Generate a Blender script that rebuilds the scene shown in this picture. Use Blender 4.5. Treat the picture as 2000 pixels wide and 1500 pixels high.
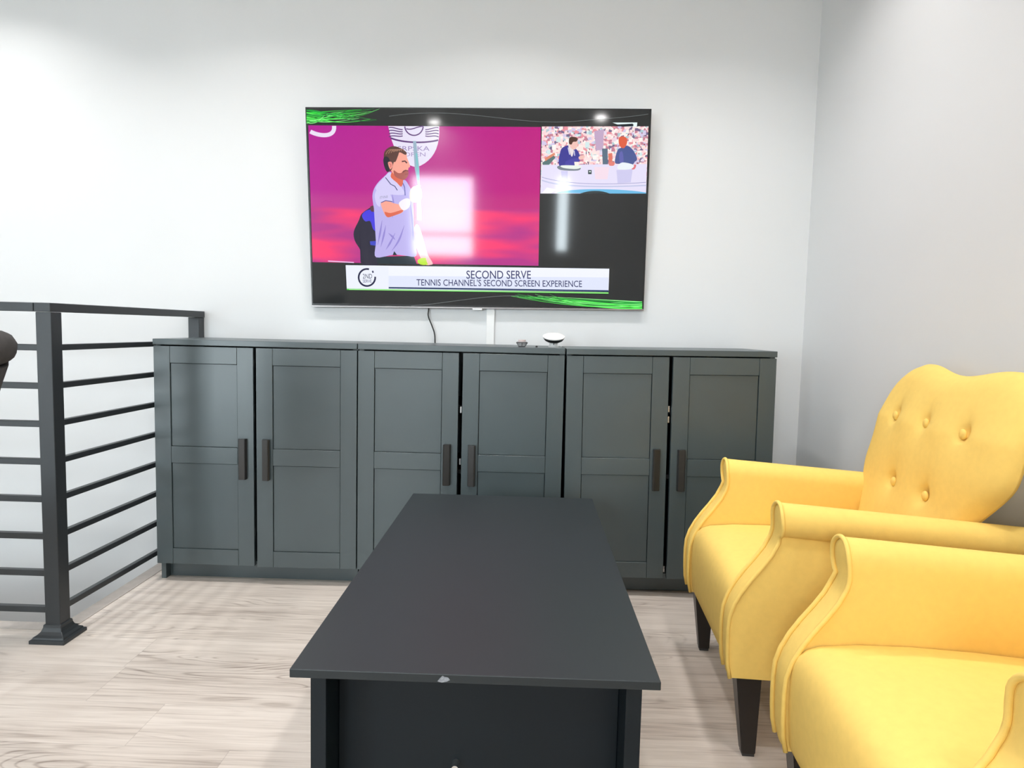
import bpy, bmesh, math, random
from mathutils import Vector, Matrix
random.seed(7)
for o in list(bpy.data.objects): bpy.data.objects.remove(o)
scene = bpy.context.scene
C = scene.collection
# ------------------------------------------------------------------ camera
CAM = Vector((1.42238, -2.97771, 1.01060)); YAW, PITCH, ROLL, FPX = -0.0223987, 0.0802142, 0.0235934, 1326.2357
fw = Vector((math.sin(YAW)*math.cos(PITCH), math.cos(YAW)*math.cos(PITCH), -math.sin(PITCH)))
r0 = Vector((math.cos(YAW), -math.sin(YAW), 0)); u0 = r0.cross(fw)
rt = math.cos(ROLL)*r0 + math.sin(ROLL)*u0; up = -math.sin(ROLL)*r0 + math.cos(ROLL)*u0
cd = bpy.data.cameras.new('camera'); cam = bpy.data.objects.new('camera', cd); C.objects.link(cam)
cd.sensor_width = 36; cd.lens = 36*FPX/2000; cd.clip_start = 0.05
cam.matrix_world = Matrix(((rt.x, up.x, -fw.x, CAM.x), (rt.y, up.y, -fw.y, CAM.y), (rt.z, up.z, -fw.z, CAM.z), (0, 0, 0, 1)))
scene.camera = cam
# ------------------------------------------------------------------ light & exposure
scene.view_settings.view_transform = 'Standard'; scene.view_settings.look = 'None'
scene.view_settings.gamma = 1; scene.view_settings.use_curve_mapping = False
scene.view_settings.exposure = 0.0
w = bpy.data.worlds.new('sky'); scene.world = w; w.use_nodes = True
bgn = w.node_tree.nodes['Background']; bgn.inputs[0].default_value = (0.86, 0.94, 1.0, 1); bgn.inputs[1].default_value = 29.0
CEIL, REAR, LEFT = 2.62, -5.6, -2.6
WINDOWS = [(-2.45, -1.50, 0.10, 2.15), (-0.06, 0.74, 1.06, 2.06), (1.72, 1.90, 1.15, 2.08)]      # x0,x1,z0,z1 in the rear wall; the leftmost is added to brighten the left cabinets
for (x0, x1, z0, z1) in WINDOWS:                       # portals: they only guide the sky light through the openings
    l = bpy.data.lights.new('window_portal', 'AREA'); l.shape = 'RECTANGLE'; l.size = x1-x0; l.size_y = z1-z0
    l.cycles.is_portal = True
    o = bpy.data.objects.new('window_portal', l); C.objects.link(o)
    o.location = ((x0+x1)/2, REAR-0.08, (z0+z1)/2); o.rotation_euler = (math.radians(90), 0, 0)
DOWN_W = 6.5
DOWNLIGHTS = [(-0.95, -0.64), (0.25, -0.78), (1.30, -0.78), (2.10, -0.85), (-1.2, -2.3), (0.55, -2.1), (2.05, -2.15), (-1.2, -4.0), (0.6, -3.7), (2.05, -3.7), (0.28, -5.40), (2.15, -4.86)]
# ------------------------------------------------------------------ materials
def lin(c):
    return tuple(((x/255)/12.92 if x/255 <= 0.04045 else ((x/255+0.055)/1.055)**2.4) for x in c)
def principled(name):
    m = bpy.data.materials.new(name); m.use_nodes = True
    return m, m.node_tree.nodes, m.node_tree.links, m.node_tree.nodes['Principled BSDF']
def mat(name, col, rough=0.5, metal=0.0, spec=0.5, var=0.04, scale=8, bump=0.0, bscale=200, coat=0.0, dist=0.001):
    m, N, L, b = principled(name)
    tc = N.new('ShaderNodeTexCoord'); nz = N.new('ShaderNodeTexNoise'); nz.inputs['Scale'].default_value = scale; nz.inputs['Detail'].default_value = 3
    L.new(tc.outputs['Object'], nz.inputs['Vector'])
    rp = N.new('ShaderNodeValToRGB'); rp.color_ramp.elements[0].position = .3; rp.color_ramp.elements[1].position = .7
    rp.color_ramp.elements[0].color = (*[c*(1-var) for c in col], 1); rp.color_ramp.elements[1].color = (*[min(1, c*(1+var)) for c in col], 1)
    L.new(nz.outputs['Fac'], rp.inputs[0]); L.new(rp.outputs[0], b.inputs['Base Color'])
    b.inputs['Roughness'].default_value = rough; b.inputs['Metallic'].default_value = metal
    b.inputs['Specular IOR Level'].default_value = spec
    if coat: b.inputs['Coat Weight'].default_value = coat; b.inputs['Coat Roughness'].default_value = .15
    if bump:
        n2 = N.new('ShaderNodeTexNoise'); n2.inputs['Scale'].default_value = bscale; n2.inputs['Detail'].default_value = 2
        L.new(tc.outputs['Object'], n2.inputs['Vector'])
        bp = N.new('ShaderNodeBump'); bp.inputs['Strength'].default_value = bump; bp.inputs['Distance'].default_value = dist
        L.new(n2.outputs['Fac'], bp.inputs['Height']); L.new(bp.outputs[0], b.inputs['Normal'])
    return m
M = {}
M['wall'] = mat('wall_paint', (.79, .80, .805), .55, var=.008, scale=1.5, bump=.15, bscale=350, dist=.0005)
M['ceiling'] = mat('ceiling_paint', (.82, .82, .81), .8, var=.01)
M['cab'] = mat('charcoal_foil', (.058, .080, .086), .36, spec=.75, var=.05, scale=5, bump=.1, bscale=260, dist=.0003)
M['cab_in'] = mat('cabinet_inside', (.008, .008, .009), .7)
M['handle'] = mat('dark_handle', (.022, .02, .018), .35, spec=.6)
M['rail'] = mat('black_powder_coat', (.022, .027, .031), .42, spec=.55, bump=.08, bscale=300, dist=.0004)
M['tv'] = mat('tv_bezel', (.012, .012, .013), .25)
M['tvback'] = mat('tv_back_plastic', (.02, .02, .02), .5)
M['trimmetal'] = mat('tv_bottom_trim', (.35, .33, .33), .3, metal=.8)
M['silver'] = mat('silver_plastic', (.75, .75, .76), .3, metal=.3)
M['steel'] = mat('hinge_steel', (.6, .6, .6), .3, metal=1)
M['white'] = mat('white_plastic', (.85, .85, .84), .35)
M['black'] = mat('black_plastic', (.012, .012, .012), .4)
M['cable'] = mat('cable_rubber', (.015, .015, .015), .5)
M['fabric'] = mat('yellow_linen', (.93, .645, .175), .85, spec=.2, var=.022, scale=60, bump=.35, bscale=900, dist=.0006)
M['leg'] = mat('espresso_leg', (.018, .014, .012), .35)
M['glide'] = mat('leg_glide', (.05, .05, .05), .4)
M['greyfab'] = mat('charcoal_fabric', (.075, .073, .072), .9, spec=.2, var=.15, scale=40, bump=.5, bscale=500, dist=.001)
M['frame'] = mat('window_frame_paint', (.7, .7, .7), .5)
M['rimmetal'] = mat('downlight_rim', (.8, .8, .8), .5)
M['chip'] = mat('chipped_edge', (.28, .30, .33), .6, var=.3, scale=300)
M['ground'] = mat('outdoor_ground', (.33, .32, .30), .9, var=.2)
M['bounce_floor'] = mat('stairwell_bounce_floor', (.66, .62, .58), .6)
M['nosing'] = mat('grey_nosing', (.50, .45, .41), .5, var=.08, scale=30)
def table_mat():
    m, N, L, b = principled('black_brown_tabletop')
    tc = N.new('ShaderNodeTexCoord'); nz = N.new('ShaderNodeTexVoronoi'); nz.inputs['Scale'].default_value = 28
    L.new(tc.outputs['Object'], nz.inputs['Vector'])
    wn = N.new('ShaderNodeMath'); wn.operation = 'LESS_THAN'; wn.inputs[1].default_value = .022; L.new(nz.outputs['Distance'], wn.inputs[0])
    hs = N.new('ShaderNodeSeparateColor'); L.new(nz.outputs['Color'], hs.inputs[0])
    gt = N.new('ShaderNodeMath'); gt.operation = 'GREATER_THAN'; gt.inputs[1].default_value = .90; L.new(hs.outputs[0], gt.inputs[0])
    mu = N.new('ShaderNodeMath'); mu.operation = 'MULTIPLY'; L.new(wn.outputs[0], mu.inputs[0]); L.new(gt.outputs[0], mu.inputs[1])
    mx = N.new('ShaderNodeMix'); mx.data_type = 'RGBA'; L.new(mu.outputs[0], mx.inputs[0])
    mx.inputs[6].default_value = (.020, .026, .029, 1); mx.inputs[7].default_value = (.35, .35, .36, 1)
    L.new(mx.outputs[2], b.inputs['Base Color']); b.inputs['Roughness'].default_value = .42; b.inputs['Specular IOR Level'].default_value = .38
    mp = N.new('ShaderNodeMapping'); mp.inputs['Scale'].default_value = (300, 40, 100); L.new(tc.outputs['Object'], mp.inputs[0])
    n2 = N.new('ShaderNodeTexNoise'); n2.inputs['Scale'].default_value = 1; L.new(mp.outputs[0], n2.inputs['Vector'])
    bp = N.new('ShaderNodeBump'); bp.inputs['Strength'].default_value = .1; bp.inputs['Distance'].default_value = .0004
    L.new(n2.outputs['Fac'], bp.inputs['Height']); L.new(bp.outputs[0], b.inputs['Normal'])
    return m
M['table'] = table_mat()
M['table_body'] = mat('shaded_blue_black_body', (.003, .008, .012), .5, spec=.3, bump=.08, bscale=200)  # darker than the tabletop; shade on the sides is put into the colour
def floor_mat():
    m, N, L, b = principled('greige_vinyl_planks')
    def math_(op, a, bb=None, cc=None):
        n = N.new('ShaderNodeMath'); n.operation = op
        for i, v in enumerate((a, bb, cc)):
            if v is None: continue
            if isinstance(v, (int, float)): n.inputs[i].default_value = v
            else: L.new(v, n.inputs[i])
        return n.outputs[0]
    tc = N.new('ShaderNodeTexCoord'); sp = N.new('ShaderNodeSeparateXYZ'); L.new(tc.outputs['Object'], sp.inputs[0])
    x, y = sp.outputs[0], sp.outputs[1]
    yr = math_('DIVIDE', y, .182); row = math_('FLOOR', yr); fy = math_('FRACT', yr)
    wn = N.new('ShaderNodeTexWhiteNoise'); wn.noise_dimensions = '1D'; L.new(row, wn.inputs['W'])
    xs = math_('ADD', math_('DIVIDE', x, 1.22), math_('MULTIPLY', wn.outputs['Value'], 7.3)); col = math_('FLOOR', xs); fx = math_('FRACT', xs)
    w2 = N.new('ShaderNodeTexWhiteNoise'); w2.noise_dimensions = '2D'; cv = N.new('ShaderNodeCombineXYZ'); L.new(row, cv.inputs[0]); L.new(col, cv.inputs[1]); L.new(cv.outputs[0], w2.inputs['Vector'])
    rnd = w2.outputs['Value']
    def noise(sx, sy, detail, rough, distn=0):
        c = N.new('ShaderNodeCombineXYZ'); L.new(math_('ADD', math_('MULTIPLY', x, sx), math_('MULTIPLY', rnd, 37.)), c.inputs[0])
        L.new(math_('MULTIPLY', y, sy), c.inputs[1]); L.new(math_('MULTIPLY', rnd, 50.), c.inputs[2])
        n = N.new('ShaderNodeTexNoise'); n.inputs['Scale'].default_value = 1; n.inputs['Detail'].default_value = detail; n.inputs['Roughness'].default_value = rough; n.inputs['Distortion'].default_value = distn
        L.new(c.outputs[0], n.inputs['Vector']); return n.outputs['Fac']
    broad = noise(1.6, 9, 3, .5, .6); fine = noise(5, 190, 3, .6); mid = noise(3.2, 55, 4, .6, .8)
    # cathedral figure: contour lines of a stretched noise
    cont = noise(1.1, 8.5, 1.5, .4, .3)
    rings = math_('SINE', math_('MULTIPLY', cont, 150.))
    rings = math_('POWER', math_('MAXIMUM', rings, 0.0), 3.0)
    mask = noise(1.3, 7, 1, .5); mk = N.new('ShaderNodeMapRange'); mk.inputs[1].default_value = .48; mk.inputs[2].default_value = .62; L.new(mask, mk.inputs[0])
    rings = math_('MULTIPLY', rings, mk.outputs[0])
    v = math_('ADD', math_('MULTIPLY', broad, .34), math_('ADD', math_('MULTIPLY', fine, .34), math_('MULTIPLY', mid, .42)))
    v = math_('SUBTRACT', v, math_('MULTIPLY', rings, .13))
    v = math_('ADD', v, math_('MULTIPLY', math_('SUBTRACT', rnd, .5), .08))
    rp = N.new('ShaderNodeValToRGB'); cr = rp.color_ramp
    cr.elements[0].position = .30; cr.elements[0].color = (.20, .155, .125, 1)
    cr.elements[1].position = .68; cr.elements[1].color = (.72, .65, .585, 1)
    e = cr.elements.new(.43); e.color = (.45, .385, .335, 1)
    e = cr.elements.new(.52); e.color = (.60, .53, .47, 1)
    L.new(v, rp.inputs[0])
    sx_ = math_('LESS_THAN', math_('MINIMUM', fx, math_('SUBTRACT', 1., fx)), .0009); sy_ = math_('LESS_THAN', math_('MINIMUM', fy, math_('SUBTRACT', 1., fy)), .006)
    seam = math_('MAXIMUM', sx_, sy_)
    mx = N.new('ShaderNodeMix'); mx.data_type = 'RGBA'; L.new(math_('MULTIPLY', seam, .22), mx.inputs[0]); L.new(rp.outputs[0], mx.inputs[6]); mx.inputs[7].default_value = (.12, .09, .07, 1)
    L.new(mx.outputs[2], b.inputs['Base Color']); b.inputs['Roughness'].default_value = .42; b.inputs['Specular IOR Level'].default_value = .4
    bp = N.new('ShaderNodeBump'); bp.inputs['Strength'].default_value = .25; bp.inputs['Distance'].default_value = .0008
    L.new(v, bp.inputs['Height']); L.new(bp.outputs[0], b.inputs['Normal'])
    return m
M['floor'] = floor_mat()
_em = {}
def emis(rgb, strength=1.0):
    k = (tuple(rgb), strength)
    if k in _em: return _em[k]
    m, N, L, b = principled('screen_colour'); c = (*lin(rgb), 1)
    b.inputs['Base Color'].default_value = (.004, .004, .004, 1); b.inputs['Roughness'].default_value = .07
    b.inputs['Emission Color'].default_value = c; b.inputs['Emission Strength'].default_value = strength
    _em[k] = m; return m
def emis_proc(name, build):
    m, N, L, b = principled(name); b.inputs['Base Color'].default_value = (.004, .004, .004, 1); b.inputs['Roughness'].default_value = .07
    b.inputs['Emission Strength'].default_value = 1.0
    L.new(build(N, L), b.inputs['Emission Color']); return m
# ------------------------------------------------------------------ mesh helpers
def box(bm, x0, x1, y0, y1, z0, z1, bev=0.0, seg=2, mi=0):
    vs = [bm.verts.new((x, y, z)) for x in (x0, x1) for y in (y0, y1) for z in (z0, z1)]
    fs = [bm.faces.new([vs[i] for i in q]) for q in ((0, 1, 3, 2), (4, 6, 7, 5), (0, 4, 5, 1), (2, 3, 7, 6), (0, 2, 6, 4), (1, 5, 7, 3))]
    for f in fs: f.material_index = mi
    if bev:
        es = list({e for f in fs for e in f.edges})
        r = bmesh.ops.bevel(bm, geom=es, offset=bev, segments=seg, affect='EDGES', profile=.5)
        for f in r['faces']: f.material_index = mi
    return fs
def prism(bm, pts, y0, y1, mi=0):                     # polygon in (x,z) extruded in y
    a = [bm.verts.new((p[0], y0, p[1])) for p in pts]; b_ = [bm.verts.new((p[0], y1, p[1])) for p in pts]; n = len(pts)
    bm.faces.new(a).material_index = mi; bm.faces.new(b_[::-1]).material_index = mi
    for i in range(n): bm.faces.new((a[i], b_[i], b_[(i+1) % n], a[(i+1) % n])).material_index = mi
def taper(bm, c0, s0, c1, s1):                        # square frustum from centre c0 (half s0) up to c1 (half s1)
    lo = [bm.verts.new((c0[0]+dx*s0, c0[1]+dy*s0, c0[2])) for dx, dy in ((-1, -1), (1, -1), (1, 1), (-1, 1))]
    hi = [bm.verts.new((c1[0]+dx*s1, c1[1]+dy*s1, c1[2])) for dx, dy in ((-1, -1), (1, -1), (1, 1), (-1, 1))]
    bm.faces.new(lo[::-1]); bm.faces.new(hi)
    for i in range(4): bm.faces.new((lo[i], lo[(i+1) % 4], hi[(i+1) % 4], hi[i]))
def tube(bm, pts, r, n=8, caps=True):
    pts = [Vector(p) for p in pts]; rings = []; prev = None
    for i, p in enumerate(pts):
        t = (pts[min(i+1, len(pts)-1)]-pts[max(i-1, 0)]).normalized()
        a = prev if prev is not None else (Vector((0, 0, 1)) if abs(t.z) < .9 else Vector((1, 0, 0)))
        a = (a - t*a.dot(t)).normalized(); b_ = t.cross(a); prev = a
        rings.append([bm.verts.new(p + r*(math.cos(k*math.tau/n)*a + math.sin(k*math.tau/n)*b_)) for k in range(n)])
    for i in range(len(rings)-1):
        for k in range(n): bm.faces.new((rings[i][k], rings[i][(k+1) % n], rings[i+1][(k+1) % n], rings[i+1][k]))
    if caps: bm.faces.new(rings[0][::-1]); bm.faces.new(rings[-1])
def lathe(bm, prof, n=32, c=(0, 0, 0)):
    rings = []
    for r, z in prof:
        rings.append([bm.verts.new((c[0]+r*math.cos(k*math.tau/n), c[1]+r*math.sin(k*math.tau/n), c[2]+z)) for k in range(n)])
    for i in range(len(rings)-1):
        for k in range(n): bm.faces.new((rings[i][k], rings[i][(k+1) % n], rings[i+1][(k+1) % n], rings[i+1][k]))
    bm.faces.new(rings[0][::-1]); bm.faces.new(rings[-1])
def gridmesh(bm, P, closed_u=False):                  # P[i][j] points
    V = [[bm.verts.new(p) for p in row] for row in P]
    for i in range(len(V)-1):
        m = len(V[0])
        for j in range(m if closed_u else m-1): bm.faces.new((V[i][j], V[i][(j+1) % m], V[i+1][(j+1) % m], V[i+1][j]))
    return V
def obj(name, bm, mats, parent=None, smooth=False, autos=None, weld=0):
    if weld: bmesh.ops.remove_doubles(bm, verts=bm.verts, dist=weld)
    bmesh.ops.recalc_face_normals(bm, faces=bm.faces)
    me = bpy.data.meshes.new(name); bm.to_mesh(me); bm.free()
    for m in (mats if isinstance(mats, (list, tuple)) else [mats]): me.materials.append(m)
    if smooth or autos:
        for p in me.polygons: p.use_smooth = True
        if autos: me.set_sharp_from_angle(angle=math.radians(autos))
    o = bpy.data.objects.new(name, me); C.objects.link(o)
    if parent: o.parent = parent
    return o
def thing(name, label, cat, loc=(0, 0, 0), rot=(0, 0, 0), group=None):
    o = bpy.data.objects.new(name, None); C.objects.link(o); o.location = loc; o.rotation_euler = rot; o.empty_display_size = .1
    o['label'] = label; o['category'] = cat
    if group: o['group'] = group
    return o
def tag(o, label, cat, group=None):
    o['label'] = label; o['category'] = cat
    if group: o['group'] = group
    return o
def struct(name, bm, m, parent=None, **k):
    o = obj(name, bm, m, parent, **k)
    if parent is None: o['kind'] = 'structure'
    return o
def B(*a, **k):
    bm = bmesh.new(); box(bm, *a, **k); return bm
# ------------------------------------------------------------------ room shell
XC = 2.6116; XR = XC + .035*5.6
EDX, EDY = -.088, -.835                                # stairwell opening: x < EDX, y > EDY
bm = bmesh.new()
box(bm, EDX, XC+.3, EDY, .0, -.25, 0); box(bm, LEFT, XC+.3, REAR, EDY, -.25, 0)
bmesh.ops.remove_doubles(bm, verts=bm.verts, dist=.0005); struct('floor', bm, M['floor'])
bm = bmesh.new(); box(bm, EDX-.012, EDX-.0005, EDY+.012, -.003, -.27, .0, .001); box(bm, LEFT, EDX-.0005, EDY+.0005, EDY+.012, -.27, .0, .001)
box(bm, EDX-.012, EDX+.042, EDY+.0, -.003, .0001, .0018, .0008); box(bm, LEFT, EDX+.042, EDY-.042, EDY+.012, .0001, .0018, .0008); struct('trim_1', bm, M['nosing'])
struct('wall_back', B(LEFT-.1, XC+.12, .0, .12, -2.6, CEIL), M['wall'])
bm = bmesh.new()
vs = [bm.verts.new(p) for p in ((XC, 0, -.25), (XR, REAR, -.25), (XR+.12, REAR, -.25), (XC+.12, 0, -.25), (XC, 0, CEIL), (XR, REAR, CEIL), (XR+.12, REAR, CEIL), (XC+.12, 0, CEIL))]
for q in ((0, 1, 2, 3), (4, 7, 6, 5), (0, 4, 5, 1), (1, 5, 6, 2), (2, 6, 7, 3), (3, 7, 4, 0)): bm.faces.new([vs[i] for i in q])
struct('wall_right', bm, M['wall'])
struct('wall_left', B(LEFT-.1, LEFT, REAR-.1, .12, -2.6, CEIL), M['wall'])
struct('ceiling', B(LEFT-.1, XR+.2, REAR-.1, .12, CEIL, CEIL+.1), M['ceiling'])
bm = bmesh.new()
box(bm, LEFT, EDX, EDY, 0, -1.3, -1.2); struct('trim_2', bm, M['bounce_floor'])  # unseen landing, kept high and pale to bounce light onto the stairwell walls
bm = bmesh.new(); box(bm, LEFT, EDX-.0, EDY-.1, EDY-.0005, -2.6, -.25); box(bm, EDX+.0005, EDX+.1, EDY-.1, 0, -2.6, -.25); struct('wall_stairwell', bm, M['wall'])
# rear wall with window openings
xs = [LEFT]; bm = bmesh.new(); zt = max(w_[3] for w_ in WINDOWS)
cur = LEFT
for (x0, x1, z0, z1) in WINDOWS:
    box(bm, cur, x0, REAR-.12, REAR, -.25, CEIL); box(bm, x0, x1, REAR-.12, REAR, -.25, z0); box(bm, x0, x1, REAR-.12, REAR, z1, CEIL); cur = x1
box(bm, cur, XR+.15, REAR-.12, REAR, -.25, CEIL); struct('wall_rear', bm, M['wall'])
def glass_mat():
    m, N, L, b = principled('window_glass'); b.inputs['Transmission Weight'].default_value = 1; b.inputs['Roughness'].default_value = 0; b.inputs['IOR'].default_value = 1.0; b.inputs['Specular IOR Level'].default_value=.3
    t = N.new('ShaderNodeBsdfTransparent'); L.new(t.outputs[0], N['Material Output'].inputs[0]); t.inputs[0].default_value = (.93, .95, .95, 1)
    g = N.new('ShaderNodeBsdfGlossy'); g.inputs['Roughness'].default_value = .02; fr = N.new('ShaderNodeFresnel'); mx = N.new('ShaderNodeMixShader')
    L.new(fr.outputs[0], mx.inputs[0]); L.new(t.outputs[0], mx.inputs[1]); L.new(g.outputs[0], mx.inputs[2]); L.new(mx.outputs[0], N['Material Output'].inputs[0])
    return m
M['glass'] = glass_mat()
for i, (x0, x1, z0, z1) in enumerate(WINDOWS):
    bm = bmesh.new(); f = .03; yy = (REAR-.09, REAR-.05)
    box(bm, x0, x0+f, *yy, z0, z1); box(bm, x1-f, x1, *yy, z0, z1); box(bm, x0+f, x1-f, *yy, z0, z0+f); box(bm, x0+f, x1-f, *yy, z1-f, z1)
    if x1-x0 > .5: box(bm, x0+f, x1-f, *yy, 1.33, 1.37)
    wf = struct('window_%d' % (i+1), bm, M['frame']);  # the leftmost frame belongs to the opening added for light
    struct('pane', B(x0+f, x1-f, REAR-.072, REAR-.068, z0+f, z1-f), M['glass'], parent=wf)
bm = bmesh.new(); box(bm, -30, 30, -40, REAR-.2, -3.1, -3.0); g = struct('trim_3', bm, M['ground'])
# ------------------------------------------------------------------ ceiling downlights (out of the frame; they light the room and glint in the television)
for i, (x, y) in enumerate(DOWNLIGHTS):
    where = ['above the stairwell', 'in the front row left of the television', 'in the front row over the television', 'in the front row near the right corner',
             'over the landing left of the camera', 'over the coffee table', 'over the yellow armchairs', 'in the third row at the left', 'in the third row at the middle', 'in the third row at the right', 'by the large rear window', 'by the narrow rear window'][i]
    t = thing('downlight', 'round white recessed ceiling downlight '+where, 'ceiling light', (x, y, CEIL), (0, 0, 0), 'recessed ceiling downlights')
    bm = bmesh.new()
    rings = [[bm.verts.new((r*math.cos(k*math.tau/32), r*math.sin(k*math.tau/32), z)) for k in range(32)] for r, z in ((.085, -.0005), (.083, -.006), (.066, -.007), (.062, -.001))]
    for a in range(3):
        for k in range(32): bm.faces.new((rings[a][k], rings[a][(k+1) % 32], rings[a+1][(k+1) % 32], rings[a+1][k]))
    obj('rim', bm, M['rimmetal'], t)
    l = bpy.data.lights.new('lamp', 'AREA'); l.shape = 'DISK'; l.size = .12; l.energy = DOWN_W*(1.0 if y < -3 else 1.1)*((1.2, .9, .95, .8)[i] if i < 4 else 1.0); l.color = (1, .98, .965); l.spread = math.radians(128 if i == 0 else 126 if i < 10 else 178)
    lo = bpy.data.objects.new('lamp', l); C.objects.link(lo); lo.parent = t; lo.location = (0, 0, -.004)
# ------------------------------------------------------------------ cabinets
CH = .944
def make_cabinet(label, loc, roty=0.0, ajar=(0, 0), gaps=.006, hinge_z=()):
    W = .778
    t = thing('cabinet', label, 'cabinet', loc, (0, roty, 0), 'dark shaker cabinets along the back wall')
    bm = bmesh.new(); yb, yf = .40, .018               # local y: 0 = front face of doors, + towards the wall
    for x0 in (0, W-.018):                             # side panels with a notched foot
        prism_pts = [(yf+.012, 0), (yb-.03, 0), (yb, .05), (yb, CH-.0225), (yf, CH-.0225), (yf, .066), (yf+.012, .066)]
        a = [bm.verts.new((x0, p[0], p[1])) for p in prism_pts]; c = [bm.verts.new((x0+.018, p[0], p[1])) for p in prism_pts]
        bm.faces.new(a); bm.faces.new(c[::-1]); n = len(a)
        for k in range(n): bm.faces.new((a[k], a[(k+1) % n], c[(k+1) % n], c[k]))
    box(bm, .018, W-.018, yb-.008, yb, .066, CH-.0225); box(bm, .018, W-.018, yf, yb-.008, .066, .084)
    obj('body', bm, M['cab'], t)
    obj('plinth', B(.0185, W-.0185, yf+.045, yf+.06, .0005, .0655), M['cab'], t)
    bm = B(.019, W-.019, yf+.02, yb-.01, .45, .466); box(bm, .019, W-.019, yf+.02, yb-.01, .70, .716); obj('shelf', bm, M['cab_in'], t)
    obj('top', B(-.001, W+.001, -.004, yb+.004, CH-.022, CH, .0015), M['cab'], t)
    z0, z1 = .071, CH-.0265
    dw = (W-gaps)/2
    for s in (0, 1):
        d = bpy.data.objects.new('door', None)
        bm = bmesh.new(); x0, x1 = 0, dw-.001
        st, ra, zb = .063, .064, (.469, .533)
        y0, y1 = .0, .017
        if s: sgn = -1
        else: sgn = 1
        def X(v): return sgn*v
        def bx(a, b_, c, d_, e, f, bev=.0006):
            box(bm, min(X(a), X(b_)), max(X(a), X(b_)), c, d_, e, f, bev, 1)
        g = .0011
        bx(x0, x0+st-g, y0, y1, z0, z1); bx(x1-st+g, x1, y0, y1, z0, z1)
        bx(x0+st, x1-st, y0, y1, z1-ra, z1); bx(x0+st, x1-st, y0, y1, z0, z0+ra-.003); bx(x0+st, x1-st, y0, y1, *zb)
        pg = .0016
        for (a_, b2) in ((z0+ra-.003+pg, zb[0]-pg), (zb[1]+pg, z1-ra-pg)): bx(x0+st+pg*.6, x1-st-pg*.6, y0+.005, y1-.004, a_, b2, .0005)
        box(bm, min(X(x0+st-.01), X(x1-st+.01)), max(X(x0+st-.01), X(x1-st+.01)), y1-.0045, y1-.001, z0+.01, z1-.01, mi=1)
        door = obj('door', bm, [M['cab'], M['cab_in']], t)
        door.location = (0 if not s else W, -.0005, 0); door.rotation_euler = (0, 0, math.radians(-ajar[s] if not s else ajar[s]))
        # handle: bevelled bar with angled face
        hb = bmesh.new(); xc = X(x1-.038)
        pts = [(-.0135, 0), (-.0155, -.016), (-.011, -.021), (.010, -.019), (.0135, -.006), (.0135, 0)]
        a = [hb.verts.new((xc+p[0]*sgn, p[1], .414)) for p in pts]; c = [hb.verts.new((xc+p[0]*sgn, p[1], .571)) for p in pts]
        hb.faces.new(a); hb.faces.new(c[::-1])
        for k in range(6): hb.faces.new((a[k], a[(k+1) % 6], c[(k+1) % 6], c[k]))
        bmesh.ops.bevel(hb, geom=list(hb.edges), offset=.0012, segments=2, affect='EDGES')
        obj('handle', hb, M['handle'], door)
    for hz in hinge_z:
        hb = B(W/2-.003, W/2+.004, .020, .034, hz-.012, hz+.012, .001); box(hb, W/2-.002, W/2+.006, .034, .05, hz-.006, hz+.006)
        obj('catch', hb, M['steel'], t)
    return t
YF = -.43
make_cabinet('dark grey two-door shaker cabinet at the left end, against the black railing', (.000, YF, 0), 0, (0, 1.2), .012, (.20, .42, .66, .86))
make_cabinet('dark grey two-door shaker cabinet in the middle, under the television', (.7825, YF, 0), 0, (0, .9), .014, (.5, .7))
make_cabinet('dark two-door shaker cabinet at the right end, behind the yellow armchair', (1.578, YF-.004, 0), math.radians(-.6), (0, .6), .012, (.1, .68, .72))
# ------------------------------------------------------------------ television
TVW, TVH = 1.439, .826
tv = thing('television', 'large flat television on the back wall showing a tennis broadcast', 'television', (1.1915, -.055, 1.511), (math.atan2(.06, .824), math.radians(-.62), 0))
bm = B(-TVW/2, TVW/2, 0, .022, -TVH/2, TVH/2, .002, 2); obj('bezel', bm, M['tv'], tv)
bm = B(-TVW/2+.006, TVW/2-.006, -.0012, 0.0, -TVH/2+.012, TVH/2-.006); 
def scr_mat():
    m, N, L, b = principled('screen_glass'); tc = N.new('ShaderNodeTexCoord'); n = N.new('ShaderNodeTexNoise'); n.inputs['Scale'].default_value = 3; L.new(tc.outputs['Object'], n.inputs['Vector'])
    rp = N.new('ShaderNodeValToRGB'); rp.color_ramp.elements[0].color = (.022, .024, .025, 1); rp.color_ramp.elements[1].color = (.028, .030, .031, 1); L.new(n.outputs[0], rp.inputs[0]); L.new(rp.outputs[0], b.inputs['Base Color'])  # base colour lifted to stand in for reflection haze on the dark screen
    b.inputs['Roughness'].default_value = .06; b.inputs['IOR'].default_value = 1.5; return m
obj('screen', bm, scr_mat(), tv)
obj('bottom_trim', B(-TVW/2, TVW/2, -.003, .02, -TVH/2-.003, -TVH/2+.004, .001), M['trimmetal'], tv)
obj('badge', B(-.018, .024, -.006, .004, -TVH/2-.009, -TVH/2-.0005, .001), M['silver'], tv)
bm = B(-.45, .45, .022, .028, -.3, .28, .002); obj('rear_housing', bm, M['tvback'], tv)
bm = B(-.2, .2, .0285, .040, -.14, .14); obj('wall_bracket', bm, M['black'], tv)
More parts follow.
